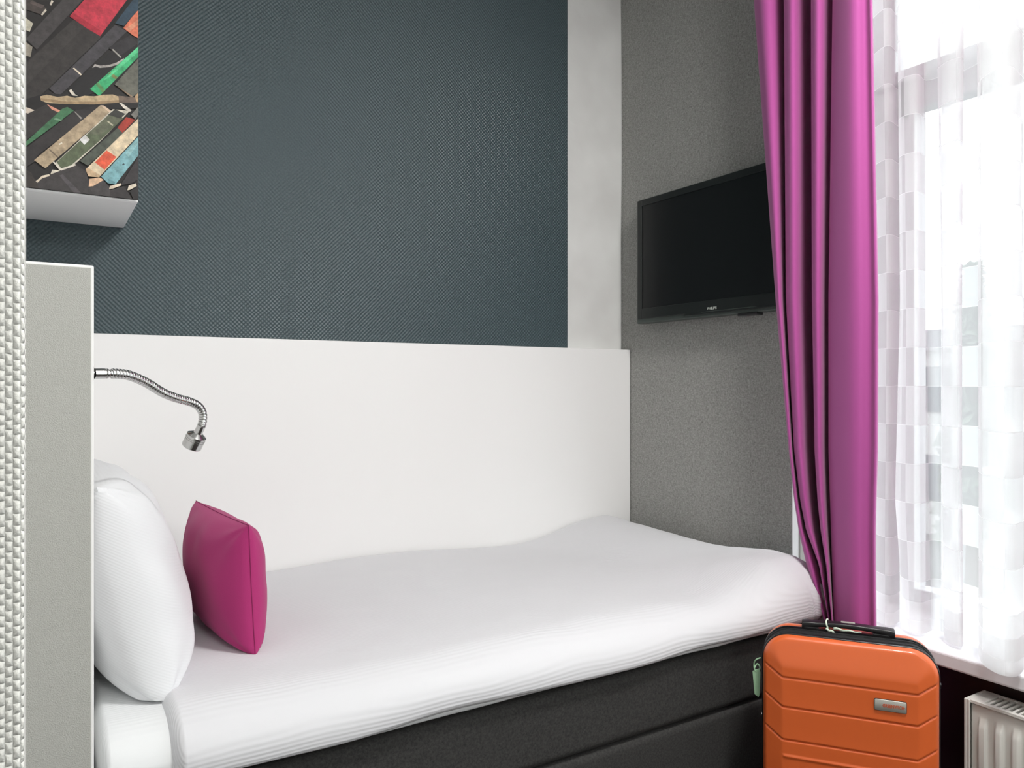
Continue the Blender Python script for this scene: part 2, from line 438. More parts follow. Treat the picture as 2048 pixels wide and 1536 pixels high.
# further books of the print, above and to the left of what the photograph shows
pal = [(60, 56, 54), (48, 44, 44), (150, 52, 60), (72, 88, 96), (172, 152, 122), (86, 96, 76), (40, 38, 38), (110, 60, 50), (92, 130, 132)]
for k in range(26):
    cx = -.12+random.random()*.33; cz = 2.12+(k % 13)*.05
    L, w_ = .09+random.random()*.07, .014+random.random()*.014
    a = math.radians(42+random.uniform(-6, 6)); dx, dz = math.cos(a), math.sin(a)
    poly([(cx-dx*L+dz*w_, cz-dz*L-dx*w_), (cx+dx*L+dz*w_, cz+dz*L-dx*w_), (cx+dx*L-dz*w_, cz+dz*L+dx*w_), (cx-dx*L-dz*w_, cz-dz*L+dx*w_)], random.choice(pal), raw=True)
BK = [
 ([(150,-30),(300,60),(270,100),(150,60)], (72,64,60)), ([(200,10),(285,40),(270,60),(190,25)], (96,84,80)),
 ([(262,98),(290,62),(300,72),(270,106)], (205,196,180)), ([(318,30),(330,5),(342,14),(326,42)], (205,196,180)),
 ([(160,115),(212,155),(190,208),(160,195)], (206,200,180)), ([(160,270),(208,305),(195,370),(160,360)], (150,142,128)),
 ([(165,255),(430,-30),(560,-30),(235,322)], (66,62,62)),
 ([(160,410),(470,130),(650,240),(300,580),(160,690)], (50,46,44)),
 ([(160,420),(470,130),(540,175),(160,560)], (56,52,50)),
 ([(445,110),(560,-20),(840,-20),(640,236),(560,190)], (196,54,72)), ([(445,110),(470,88),(650,205),(640,236),(560,190)], (176,40,58)),
 ([(640,236),(830,-20),(845,-20),(720,160),(650,240)], (18,16,18)),
 ([(735,155),(860,-10),(890,-10),(890,70),(790,172)], (44,66,82)),
 ([(788,185),(840,118),(888,72),(888,250),(850,232)], (222,122,92)), ([(800,190),(888,130),(888,165),(830,205)], (232,150,118)),
 ([(315,572),(735,165),(812,205),(375,622)], (66,63,67)),
 ([(440,575),(820,232),(888,300),(600,600),(520,628)], (24,22,24)), ([(690,310),(830,232),(880,285),(770,360)], (44,41,44)),
 ([(465,442),(474,438),(524,482),(516,488)], (216,204,182)), ([(716,325),(722,318),(778,372),(770,376)], (170,166,158)),
 ([(590,440),(605,415),(640,425),(700,420),(745,405),(790,378),(796,392),(750,420),(700,434),(640,440),(610,430)], (176,170,164)),
 ([(440,585),(455,575),(480,608),(510,626),(495,634),(460,612)], (214,206,192)),
 ([(575,575),(888,305),(888,372),(634,620)], (62,176,116)), ([(612,545),(628,532),(672,584),(655,600)], (96,150,92)), ([(690,480),(706,466),(752,500),(738,514)], (128,138,82)),
 ([(820,360),(888,305),(888,340),(700,500),(660,520)], (92,204,142)),
 ([(733,545),(888,382),(888,600),(842,628)], (104,104,94)), ([(733,545),(742,553),(846,620),(840,630)], (150,128,104)),
 ([(165,640),(300,600),(888,660),(888,700),(165,720)], (22,20,20)),
 ([(258,622),(300,612),(370,626),(430,618),(480,632),(540,618),(600,622),(660,612),(720,610),(756,622),(762,662),(600,674),(420,672),(300,664),(262,648)], (196,172,136)),
 ([(258,632),(420,655),(600,656),(760,645),(762,662),(600,674),(420,672),(262,648)], (166,140,106)),
 ([(756,618),(888,632),(888,666),(764,662)], (112,96,84)), ([(862,620),(888,600),(888,660),(870,655)], (190,160,122)),
 ([(165,690),(222,712),(190,736),(165,728)], (206,192,176)),
 ([(160,742),(300,672),(386,730),(165,905)], (48,44,43)), ([(300,672),(386,714),(380,728),(330,706)], (206,142,120)),
 ([(160,918),(400,700),(430,690),(472,714),(395,772),(165,942)], (66,116,80)), ([(350,760),(400,772),(390,780),(345,772)], (120,160,128)),
 ([(165,955),(480,712),(640,690),(240,1000),(220,1040),(165,1075)], (44,40,40)), ([(470,716),(482,722),(526,762),(516,768)], (150,146,140)),
 ([(520,700),(640,680),(600,720)], (34,30,32)),
 ([(218,1030),(640,680),(706,724),(290,1082)], (176,156,128)), ([(640,680),(660,680),(712,716),(700,726)], (214,190,164)),
 ([(310,962),(318,958),(372,1008),(364,1012)], (120,104,86)), ([(375,925),(395,915),(400,922),(380,934)], (226,214,194)),
 ([(350,1050),(720,705),(830,715),(800,745),(650,900),(440,1090),(395,1098)], (206,200,184)),
 ([(362,1042),(700,735),(790,760),(650,895),(440,1075),(394,1086)], (92,102,76)), ([(690,740),(735,705),(800,735),(770,765)], (54,54,50)),
 ([(560,860),(690,745),(780,768),(640,870)], (100,104,84)), ([(508,900),(544,868),(574,900),(540,932)], (234,232,222)),
 ([(684,785),(692,780),(726,806),(718,812)], (190,186,160)), ([(760,665),(775,665),(840,712),(830,722),(790,700)], (214,206,194)),
 ([(510,1035),(756,820),(800,850),(560,1066)], (74,80,70)), ([(750,822),(806,755),(864,772),(782,856)], (164,54,40)),
 ([(836,740),(888,690),(888,740),(864,770)], (120,118,112)),
 ([(546,1090),(888,765),(888,872),(632,1140),(565,1134)], (222,202,170)), ([(546,1090),(560,1078),(640,1128),(632,1140),(565,1134)], (206,176,140)),
 ([(606,1045),(680,968),(744,1010),(668,1092)], (224,92,62)),
 ([(646,1135),(888,880),(888,1000),(736,1186),(690,1178)], (124,172,178)), ([(800,985),(888,890),(888,925),(820,1010)], (146,190,192)),
 ([(780,1055),(792,1050),(796,1060),(784,1064)], (52,66,70)), ([(690,1150),(735,1170),(736,1186),(690,1178)], (96,140,146)),
 ([(770,1190),(888,1010),(888,1150),(840,1180)], (48,44,46)),
 ([(160,1130),(240,1160),(480,1058),(548,1100),(575,1185),(600,1262),(160,1214)], (56,52,52)),
 ([(380,1130),(400,1120),(520,1250),(470,1246)], (78,74,76)), ([(160,1090),(200,1110),(250,1216),(160,1210)], (52,46,42)),
 ([(228,1166),(270,1130),(316,1120),(318,1132),(270,1146),(240,1174)], (218,204,182)), ([(322,1122),(334,1092),(385,1098),(350,1112)], (224,214,196)),
 ([(336,1042),(346,1040),(390,1084),(480,1056),(486,1064),(392,1098),(380,1094)], (222,214,200)),
 ([(566,1200),(572,1150),(640,1142),(662,1158),(600,1196)], (222,184,150)),
 ([(572,1210),(660,1158),(706,1212),(700,1272),(600,1262)], (64,60,60)), ([(706,1222),(790,1196),(845,1288),(700,1272)], (46,42,42)),
 ([(696,1216),(702,1196),(770,1178),(776,1192),(720,1212)], (216,200,178)), ([(812,1224),(822,1192),(868,1178),(872,1196),(830,1220)], (214,202,182)),
 ([(830,1230),(888,1200),(888,1296),(850,1290)], (34,30,30)),
]
for pts, c in BK: poly(pts, c)
e = b.build('printed_front', smooth=False); sub(e, cb); e['label'] = 'front print of stacked old books in faded colours'

# ------------------------------------------------------------ bed
BF = 1.40   # front of the box
bed = thing('bed', 'single box spring bed upholstered in charcoal fabric along the white panel', 'bed', (1.0, 1.87, 0))
def rbox(mb, lo, hi, r, m, seg=6, nx=1, ny=1, nz=1, fn=None):
    """rounded box surface from six gridded faces"""
    lo, hi = Vector(lo), Vector(hi)
    if not hasattr(r, '__len__'): r = ((r, r), (r, r), (r, r))
    def axis(i, n):
        a = [lo[i]+r[i][0]*k/seg for k in range(seg)]; L0, L1 = lo[i]+r[i][0], hi[i]-r[i][1]
        a += [L0+(L1-L0)*k/n for k in range(n+1)]
        a += [L1+r[i][1]*(k+1)/seg for k in range(seg)]; return a
    def pt(p):
        d = Vector(); q = Vector()
        for i in range(3):
            c = min(max(p[i], lo[i]+r[i][0]), hi[i]-r[i][1]); q[i] = c
            rr = r[i][0] if p[i] < c else r[i][1]; d[i] = (p[i]-c)/rr if rr else 0
            # tan spacing for even arcs
            d[i] = math.tan(d[i]*PI/4)
        L = d.length
        if L > 1e-9: d = d/L
        out = Vector()
        for i in range(3):
            rr = r[i][0] if d[i] < 0 else r[i][1]; out[i] = q[i]+d[i]*rr
        return fn(out) if fn else out
    A = [axis(0, nx), axis(1, ny), axis(2, nz)]
    for i in range(3):
        j, k = (i+1) % 3, (i+2) % 3
        for s in (0, 1):
            base = lo[i] if s == 0 else hi[i]; G = []
            for a in A[j]:
                row = []
                for c in A[k]:
                    p = [0, 0, 0]; p[i] = base; p[j] = a; p[k] = c; row.append(pt(p))
                G.append(row)
            mb.grid(G, m, flip=(s == 0))
def fold_noise(p):
    q = p.copy(); q.y += .0015*noise.noise(Vector((p.x*6, p.z*9, 1))); return q
b = MB(); rbox(b, (.08, BF, .10), (1.965, 2.34, .296), .018, M['bed_fabric'], 4, 40, 1, 6, fold_noise)
sub(b.build('box_base', merge=1e-5), bed)
b = MB(); rbox(b, (.08, BF-.002, .300), (1.965, 2.34, .458), .022, M['bed_fabric'], 4, 40, 1, 6, fold_noise)
sub(b.build('mattress_box', merge=1e-5), bed)
for x in (.16, 1.84):
    for y in (1.48, 2.26):
        b = MB(); b.tube([(x, y, 0), (x, y, .101)], .025, M['black_plastic'], 16); sub(b.build('leg'), bed)
def ztop(x, y):
    z = .585
    k = smooth((x-1.48)/.40)                                   # plumped towards the foot
    z += k*interp(y, [1.4, 1.55, 1.8, 2.05, 2.3], [.055, .060, .040, .044, .050])
    z += .010*math.exp(-((x-.95)/.35)**2)*smooth((y-1.8)/.3)
    z -= .010*math.exp(-((x-1.42)/.22)**2)*smooth((y-1.9)/.3)
    z += .004*noise.noise(Vector((x*3, y*4, 0)))+.0022*noise.noise(Vector((x*9, y*13, 4)))
    return z
# topper with a white fitted sheet
b = MB(); rbox(b, (.085, 1.392, .4585), (1.84, 2.335, .566), ((.02, .04), (.10, .02), (.02, .07)), M['sheet'], 5, 60, 24, 1,
               lambda p: p+Vector((0, .002*noise.noise(p*8), .003*noise.noise(Vector((p.x*7, p.y*7, 0))))))
tag(b.build('mattress_topper', merge=1e-5), 'mattress topper in a white fitted sheet, bare beside the large white pillow', 'mattress topper')
# duvet: a draped shell open below
def dfn(p):
    x, y, z = p
    f = (z-.461)/(.585-.461)
    q = Vector(p)
    top = ztop(x, y); q.z = .461+(top-.461)*f
    # front bottom edge wanders a little
    q.z += (1-f)*(.006*math.sin(x*9+1)+.006*noise.noise(Vector((x*5, 0, 2))))
    if y < 1.55:
        q.y += .006*noise.noise(Vector((x*4, z*6, 7)))
        q.y += (1-f)**2*.0
    # soft gathers round the foot corner
    if x > 1.80 and y < 1.75:
        a = math.atan2(y-1.56, x-1.78); k = smooth((x-1.80)/.08)*(1-smooth((y-1.55)/.2))*(1-smooth((f-.75)/.3))
        q += Vector((math.cos(a), math.sin(a), 0))*.0042*math.sin(a*40+f*4+noise.noise(p*9)*2)*k
    # faint crosswise tucks
    q.z += .002*math.sin(x*7+math.sin(y*6)*1.3)*f
    return q
b = MB()
rbox(b, (.185, 1.368, .461), (1.985, 2.3445, .585), ((.03, .11), (.125, .01), (.035, .080)), M['duvet'], 14, 150, 60, 3, dfn)
o = b.build('duvet', merge=1e-5)
bm = bmesh.new(); bm.from_mesh(o.data)
dead = [f for f in bm.faces if f.normal.z < -.75 and f.calc_center_median().z < .49]
bmesh.ops.delete(bm, geom=dead, context='FACES'); bm.to_mesh(o.data); bm.free()
sol = o.modifiers.new('thickness', 'SOLIDIFY'); sol.thickness = .006; sol.offset = -1
tag(o, 'white ribbed duvet spread over the bed, plumped up at the foot', 'duvet')

def pillow_mesh(w, h, T, m, nu=60, nv=44, pinch=.05, wr=.006, seed=0, asym=1.0, pw=.6, sag=0):
    b = MB()
    for s in (1, -1):
        G = []
        for i in range(nu+1):
            a = -1+2*i/nu; a = math.sin(a*PI/2)*.6+a*.4; row = []
            for j in range(nv+1):
                c = -1+2*j/nv; c = math.sin(c*PI/2)*.6+c*.4
                x = a*w/2*(1-pinch*(1-c*c)*abs(a)); z = c*h/2*(1-pinch*1.2*(1-a*a)*abs(c))
                t = (max(0, 1-abs(a)**2.6)**pw)*(max(0, 1-abs(c)**2.6)**pw)
                if sag and c < 0: t = t*(1-sag*-c)+sag*-c*(max(0, 1-abs(a)**2.6)**pw)*(max(0, 1-abs(c)**7)**.5)
                y = T/2*t*s*(asym if s < 0 else 1)
                k = min(1, t*3)
                y += s*wr*k*noise.noise(Vector((x*11+seed, z*11, s*3)))
                # pulls running in from the corners
                rr = math.hypot(1-abs(a), 1-abs(c)); an = math.atan2(1-abs(a), 1-abs(c)+1e-6)
                y += s*wr*.7*k*math.exp(-rr*2.2)*math.sin(an*9+seed)
                row.append(Vector((x, y, z)))
            G.append(row)
        b.grid(G, m, flip=(s < 0))
    return b
def place(o, origin, xdir, zdir):
    """local x -> xdir, local z -> zdir"""
    x = Vector(xdir).normalized(); z = Vector(zdir); z = (z-x*z.dot(x)).normalized(); y = z.cross(x)
    m = Matrix((x, y, z)).transposed().to_4x4(); m.translation = Vector(origin); o.matrix_world = m
# large white pillow leaning on the headboard (local x runs along the headboard)
b = pillow_mesh(.66, .42, .21, M['pillowcase'], 84, 60, .03, .008, 1, asym=1.10, pw=.43, sag=.8)
o = b.build('pillow', merge=1e-5)
place(o, (.145, 1.85, .766), (.0, 1, .0), (-.27, 0, 1))
mi = o.matrix_world.inverted()
for v_ in o.data.vertices:
    p = o.matrix_world @ v_.co
    if p.z < .572: p.z = .572-.12*(.572-p.z)
    if p.x < .088: p.x = .079+.009*math.exp((p.x-.088)/.03)
    v_.co = mi @ p
tag(o, 'large white pillow standing upright against the headboard', 'pillow')
# magenta cushion
b = pillow_mesh(.42, .275, .135, M['magenta'], 60, 46, .02, .0055, 5, pw=.5, sag=.45)
o = b.build('cushion', merge=1e-5)
place(o, (.366, 1.85, .718), (-.08, 1, .0), (-.05, 0, 1))
tag(o, 'small magenta cushion standing on the duvet in front of the white pillow', 'cushion')
# its seam
pts = []
for i in range(61):
    a = -1+2*i/60; pts.append(Vector((a*.21, 0, .1375*(1-.024*(1-a*a)))))
def cush_edge(a, c): return Vector((a*.21*(1-.02*(1-c*c)*abs(a)), 0, c*.1375*(1-.024*(1-a*a)*abs(c))))
loop = [cush_edge(-1+2*i/30, 1) for i in range(31)]+[cush_edge(1, 1-2*i/30) for i in range(1, 31)]+[cush_edge(1-2*i/30, -1) for i in range(1, 31)]+[cush_edge(-1, -1+2*i/30) for i in range(1, 30)]
s = MB(); rings = []
for i, p in enumerate(loop):
    t = (loop[(i+1) % len(loop)]-loop[i-1]).normalized(); w_ = Vector((0, 1, 0)); u_ = t.cross(w_)
    rings.append([p+w_*math.cos(2*PI*k/8)*.0009+u_*math.sin(2*PI*k/8)*.0011 for k in range(8)])
s.grid(rings, M['seam'], closeu=True, closev=True)
e = s.build('seam'); e.parent = o

# ------------------------------------------------------------ reading lamp
lampP = [(170, 747, 1.46), (190, 747, 1.462), (222, 747, 1.47), (255, 750, 1.48), (290, 764, 1.50), (325, 785, 1.52), (352, 796, 1.535), (378, 803, 1.55),
         (396, 812, 1.555), (405, 826, 1.558), (405, 845, 1.557), (398, 862, 1.552)]
pts = [on_y(x, y, Y) for x, y, Y in lampP]
path = catmull(pts[2:], 42)
L = thing('reading_lamp', 'chrome gooseneck reading lamp reaching out from the headboard', 'lamp', (XH, 1.46, pts[0].z))
b = MB(); b.tube([(XH, 1.46, pts[0].z), (XH+.004, 1.46, pts[0].z)], .012, M['chrome'], 28); sub(b.build('mount_plate'), L)
d = (pts[2]-pts[1]).normalized(); A0 = Vector((XH+.004, 1.46, pts[0].z)); B0 = pts[2]
prof = [(0, .0088), (.62, .0088), (.64, .0070), (.70, .0066), (.72, .0085), (.80, .0085), (.84, .0066), (.9, .0062), (.93, .0074), (1, .0074)]
b = MB(); b.tube([A0.lerp(B0, t) for t, r in prof], [r for t, r in prof], M['chrome'], 24); sub(b.build('collar'), L)
b = MB()
dist = 0; rad = []; last = path[0]
for p in path:
    dist += (p-last).length; last = p; ph = (dist/.0042) % 1
    rad.append(.0078*(1-.10*smooth(abs(ph-.5)*2-.1)))
# resample finely for the ribs
fine = []
for i in range(len(path)-1):
    for k in range(3): fine.append(path[i].lerp(path[i+1], k/3))
fine.append(path[-1]); rad = []; dist = 0; last = fine[0]; tot = sum((fine[i+1]-fine[i]).length for i in range(len(fine)-1))
for p in fine:
    dist += (p-last).length; last = p; ph = (dist/.0056) % 1; fr = dist/tot
    rad.append((.0088-.0008*fr)*(1-.22*max(0, (abs(ph-.5)*2-.5)/.5)**2))
b.tube(fine, rad, M['chrome'], 20); sub(b.build('gooseneck', angle=80), L)
e0 = path[-1]; ax = Vector((-.30, .36, -.80)).normalized()
prof = [(-.012, .0074), (.0, .0078), (.004, .0085), (.006, .0120), (.010, .0182), (.014, .0185), (.0142, .0178), (.0152, .0178), (.0154, .0186), (.0175, .0186), (.0177, .0178), (.0187, .0178), (.019, .0186), (.034, .0186), (.035, .0178)]
b = MB(); b.tube([e0+ax*t for t, r in prof], [r for t, r in prof], M['chrome'], 36); hd = b.build('lamp_head', angle=25); sub(hd, L)
b = MB(); b.tube([e0+ax*.0349, e0+ax*.0362], .0155, M['lamp_metal'], 30); sub(b.build('lens'), L)

# ------------------------------------------------------------ text
def text_obj(name, body, size, m, parent, origin, xdir, updir, extrude=.0004, width=None, offset=0):
    cu = bpy.data.curves.new(name, 'FONT'); cu.body = body; cu.size = size; cu.extrude = extrude
    cu.align_x = 'CENTER'; cu.align_y = 'CENTER'; cu.offset = offset
    t = bpy.data.objects.new('tmp', cu); COL.objects.link(t)
    bpy.context.view_layer.update()
    me = bpy.data.meshes.new_from_object(t.evaluated_get(bpy.context.evaluated_depsgraph_get()))
    bpy.data.objects.remove(t)
    me.materials.clear(); me.materials.append(m)
    xs = [v.co.x for v in me.vertices]; wd = max(xs)-min(xs)
    if width:
        k = width/wd
        for v in me.vertices: v.co.x *= k
    x = Vector(xdir).normalized(); u = Vector(updir); u = (u-x*u.dot(x)).normalized(); nrm = x.cross(u)
    mm = Matrix((x, u, nrm)).transposed().to_4x4(); mm.translation = Vector(origin)
    me.transform(mm)
    o = bpy.data.objects.new(name, me); COL.objects.link(o); o.parent = parent
    return o

# ------------------------------------------------------------ television
TX = 1.955
tl = on_x(1272, 402, TX); bl = on_x(1272, 648, TX)
ty1 = tl.y; tzt = tl.z; tzb = bl.z; ty0 = ty1-.74
tv = thing('television', 'black flat television mounted on the grey wall above the foot of the bed', 'television', (W, (ty0+ty1)/2, tzb))
b = MB()
b.box(TX+.004, W-.022, ty0, ty1, tzb, tzt, M['tv_edge']); sub(b.build('casing', bevel=.004, smooth=False), tv)
b = MB()   # glossy front frame
fb = .024; lb = .056
f0, f1, g0, g1 = ty0+.004, ty1-.008, tzb+.018, tzt-.003
x0 = TX
b.box(x0, TX+.006, f0, f0+fb, g0, g1, M['tv_plastic']); b.box(x0, TX+.006, f1-fb, f1, g0, g1, M['tv_plastic'])
b.box(x0, TX+.006, f0+fb, f1-fb, g1-fb, g1, M['tv_plastic']); b.box(x0, TX+.006, f0+fb, f1-fb, g0, g0+lb-.018, M['tv_plastic'])
sub(b.build('bezel', smooth=False, bevel=.0015), tv)
b = MB(); b.box(TX+.003, TX+.0062, f0+fb-.001, f1-fb+.001, g0+lb-.019, g1-fb+.001, M['tv_screen']); sub(b.build('screen', smooth=False), tv)
b = MB(); b.box(TX-.0015, TX+.006, ty0+.05, ty1-.26, g0-.007, g0+.0005, M['tv_plastic']); b.box(TX-.0025, TX-.001, ty0+.16, ty1-.34, g0-.001, g0+.001, M['tv_edge'])
sub(b.build('lower_lip', smooth=False, bevel=.001), tv)
b = MB(); b.box(W-.024, W-.001, ty0+.25, ty1-.25, tzb+.12, tzt-.12, M['black_plastic']); sub(b.build('wall_bracket', smooth=False), tv)
b = MB(); b.box(TX-.001, TX+.03, ty0+.16, ty1-.50, tzb-.008, tzb+.001, M['black_plastic']); sub(b.build('remote_sensor', smooth=False, bevel=.002), tv)
pc = on_x(1424, 616.5, TX)
e = text_obj('lettering', 'PHILIPS', .0115, M['logo_silver'], None, (TX-.0006, pc.y, pc.z), (0, -1, 0), (0, 0, 1), width=.042, offset=.0004); sub(e, tv); e['label'] = 'silver maker lettering under the screen'

# ------------------------------------------------------------ orchid curtain
def sheet_from(cols, zs, name, m, sub_u=6, uvscale=None, thick=0):
    """cols: list of (fn px(py), fn x(z)); every column point is a real point at its own depth"""
    rows = []
    for z in zs:
        P = []
        for fpx, fx in cols:
            X = fx(z); py = 768-(z-H)*F/2.2
            for _ in range(4):
                px = fpx(py); d = ray(px); t = X/d.x; py = 768-(z-H)*F/t
            P.append(Vector((X, d.y*t, z)))
        rows.append(catmull(P, sub_u))
    b = MB(); b.grid(rows, m)
    return b, rows
R = [-200, 0, 600, 900, 1000, 1060, 1130, 1250, 1500]
r0 = [1500, 1508, 1551, 1577, 1588, 1597, 1613, 1650, 1652]
r1 = [1567, 1568, 1572, 1588, 1600, 1612, 1638, 1658, 1658]
r2 = [1621, 1622, 1624, 1629, 1635, 1641, 1652, 1664, 1664]
r3 = [1667, 1665, 1657, 1657, 1660, 1662, 1664, 1668, 1668]
re = [1742, 1744, 1756, 1755, 1752, 1751, 1751, 1752, 1752]
def fr(arr, off=0.0, arr2=None, t=0.0):
    if arr2 is None: return lambda py: interp(py, R, arr)+off
    return lambda py: interp(py, R, arr)*(1-t)+interp(py, R, arr2)*t+off
def fx(x, low=0.0):
    return lambda z: x+low*(1-smooth((z-.45)/.5))
def fv(x):      # valleys stay clear of the sill lower down
    return lambda z: min(x, 1.922) if z < .5 else x+(min(x, 1.922)-x)*(1-smooth((z-.5)/.2))
cols = [
 (fr(r0, 12), fx(1.94)), (fr(r0, 3), fx(1.91, .0)), (fr(r0, 1), fx(1.875, .02)),
 (fr(r0, 0, r1, .25), fx(1.848, .03)), (fr(r0, 0, r1, .55), fx(1.856, .03)), (fr(r0, 0, r1, .82), fx(1.895, .01)), (fr(r0, 0, r1, 1.0), fv(1.94)), (fr(r1, 8), fv(1.945)),
 (fr(r1, 3), fx(1.90, .0)), (fr(r1, 1), fx(1.865, .015)), (fr(r1, 0, r2, .24), fx(1.846, .025)), (fr(r1, 0, r2, .46), fx(1.862, .02)), (fr(r1, 0, r2, .70), fv(1.91)), (fr(r1, 0, r2, .94), fv(1.965)), (fr(r2, 6), fv(1.97)),
 (fr(r2, 3), fv(1.92)), (fr(r2, 1), fx(1.87)), (fr(r2, 0, r3, .26), fx(1.850)), (fr(r2, 0, r3, .55), fx(1.866)), (fr(r2, 0, r3, .85), fv(1.915)), (fr(r3, 4), fv(1.94)), (fr(r3, 5), fv(1.915)),
 (fr(r3, 1), fx(1.880)), (fr(r3, 0, re, .16), fx(1.852)), (fr(r3, 0, re, .42), fx(1.832)), (fr(r3, 0, re, .62), fx(1.834)), (fr(r3, 0, re, .78), fx(1.850)),
 (fr(r3, 0, re, .88), fx(1.853)), (fr(r3, 0, re, .96), fx(1.846)), (fr(re, 0), fx(1.862)), (fr(re, -1), fx(1.90)), (fr(re, -14), fx(1.922)),
]
zs = [.03+i*(2.74-.03)/150 for i in range(151)]
b, rows = sheet_from(cols, zs, 'c', M['curtain'], 7)
o = b.build('curtain', angle=80)
sol = o.modifiers.new('thickness', 'SOLIDIFY'); sol.thickness = .0022; sol.offset = 0
tag(o, 'floor length orchid pink curtain hanging in deep folds beside the television', 'curtain')

# ------------------------------------------------------------ sheer voile
S = [-300, 0, 600, 1000, 1200, 1400]
def sp(*a): return lambda py: interp(py, S, a)
def sx(x): return lambda z: x
sc = [
 (sp(1735, 1735, 1745, 1740, 1740, 1740), sx(2.03)), (sp(1752, 1752, 1760, 1756, 1756, 1756), sx(2.00)), (sp(1768, 1768, 1775, 1772, 1772, 1772), sx(1.985)),
 (sp(1782, 1782, 1786, 1784, 1786, 1786), sx(2.00)), (sp(1790, 1792, 1798, 1796, 1798, 1798), sx(2.045)), (sp(1800, 1800, 1806, 1800, 1800, 1800), sx(2.05)),
 (sp(1794, 1795, 1800, 1790, 1806, 1808), sx(2.005)), (sp(1806, 1806, 1812, 1810, 1818, 1820), sx(1.985)), (sp(1828, 1828, 1834, 1836, 1838, 1840), sx(1.99)), (sp(1840, 1840, 1842, 1846, 1850, 1852), sx(2.01)),
 (sp(1850, 1850, 1858, 1862, 1866, 1868), sx(2.055)), (sp(1880, 1880, 1884, 1882, 1886, 1888), sx(2.06)),
 (sp(1872, 1872, 1884, 1886, 1888, 1888), sx(2.01)), (sp(1885, 1888, 1896, 1898, 1900, 1902), sx(1.985)), (sp(1905, 1905, 1908, 1912, 1914, 1914), sx(1.98)), (sp(1922, 1922, 1921, 1922, 1924, 1924), sx(1.99)),
 (sp(1926, 1926, 1922, 1922, 1924, 1924), sx(2.03)), (sp(1898, 1898, 1896, 1896, 1896, 1896), sx(2.05)), (sp(1884, 1884, 1882, 1882, 1882, 1882), sx(2.07)), (sp(1900, 1900, 1900, 1900, 1900, 1900), sx(2.085)),
 (sp(1930, 1930, 1930, 1930, 1930, 1930), sx(2.075)), (sp(1960, 1960, 1962, 1964, 1962, 1962), sx(2.05)),
 (sp(1952, 1954, 1956, 1957, 1957, 1957), sx(1.975)), (sp(1956, 1958, 1962, 1964, 1964, 1964), sx(1.91)), (sp(1975, 1978, 1982, 1984, 1984, 1984), sx(1.878)), (sp(2000, 2000, 2004, 2006, 2006, 2006), sx(1.87)), (sp(2022, 2022, 2028, 2030, 2030, 2030), sx(1.885)),
 (sp(2034, 2034, 2042, 2044, 2044, 2044), sx(1.93)), (sp(2044, 2044, 2046, 2048, 2048, 2048), sx(1.99)), (sp(2010, 2010, 2010, 2010, 2010, 2010), sx(2.035)), (sp(1972, 1972, 1972, 1974, 1974, 1974), sx(2.05)), (sp(1966, 1966, 1966, 1966, 1966, 1966), sx(2.07)), (sp(1995, 1995, 1995, 1995, 1995, 1995), sx(2.08)), (sp(2035, 2035, 2038, 2038, 2038, 2038), sx(2.05)), (sp(2050, 2050, 2060, 2062, 2062, 2062), sx(1.98)),
 (sp(2070, 2070, 2080, 2080, 2080, 2080), sx(1.93)), (sp(2100, 2100, 2105, 2105, 2105, 2105), sx(1.88)), (sp(2140, 2140, 2145, 2145, 2145, 2145), sx(1.90)), (sp(2170, 2170, 2175, 2175, 2175, 2175), sx(1.97)),
 (sp(2200, 2200, 2205, 2205, 2205, 2205), sx(1.90)), (sp(2250, 2250, 2255, 2255, 2255, 2255), sx(1.88)), (sp(2300, 2300, 2305, 2305, 2305, 2305), sx(1.96)), (sp(2380, 2380, 2380, 2380, 2380, 2380), sx(1.89)), (sp(2480, 2480, 2480, 2480, 2480, 2480), sx(1.96)), (sp(2600, 2600, 2600, 2600, 2600, 2600), sx(1.89)), (sp(2740, 2740, 2740, 2740, 2740, 2740), sx(1.97)), (sp(2900, 2900, 2900, 2900, 2900, 2900), sx(1.89)), (sp(3100, 3100, 3100, 3100, 3100, 3100), sx(1.96)),
]
zs = [.486+i*(2.74-.486)/120 for i in range(121)]
b, rows = sheet_from(sc, zs, 's', M['sheer'], 7)
me_uv = []
mid = rows[60]; acc = [0]
for i in range(1, len(mid)): acc.append(acc[-1]+(mid[i]-mid[i-1]).length)
nv = len(mid)
o = b.build('sheer_curtain', angle=80)
uvl = o.data.uv_layers.new(name='UVMap')
for p in o.data.polygons:
    for li in p.loop_indices:
        vi = o.data.loops[li].vertex_index; j = vi % nv; i = vi//nv
        uvl.data[li].uv = (acc[j], zs[i])
tag(o, 'long white translucent checked voile curtain hanging in front of the window', 'curtain')
# curtain rails above the frame
b = MB(); b.tube([(1.895, -.9, 2.755), (1.895, 1.9, 2.755)], .011, M['lamp_metal'], 16); b.tube([(1.895, 1.85, 2.755), (W, 1.85, 2.755)], .008, M['lamp_metal'], 12); b.tube([(1.895, -.8, 2.755), (W, -.8, 2.755)], .008, M['lamp_metal'], 12)
tag(b.build('curtain_rail'), 'white curtain rail above the window', 'rail')

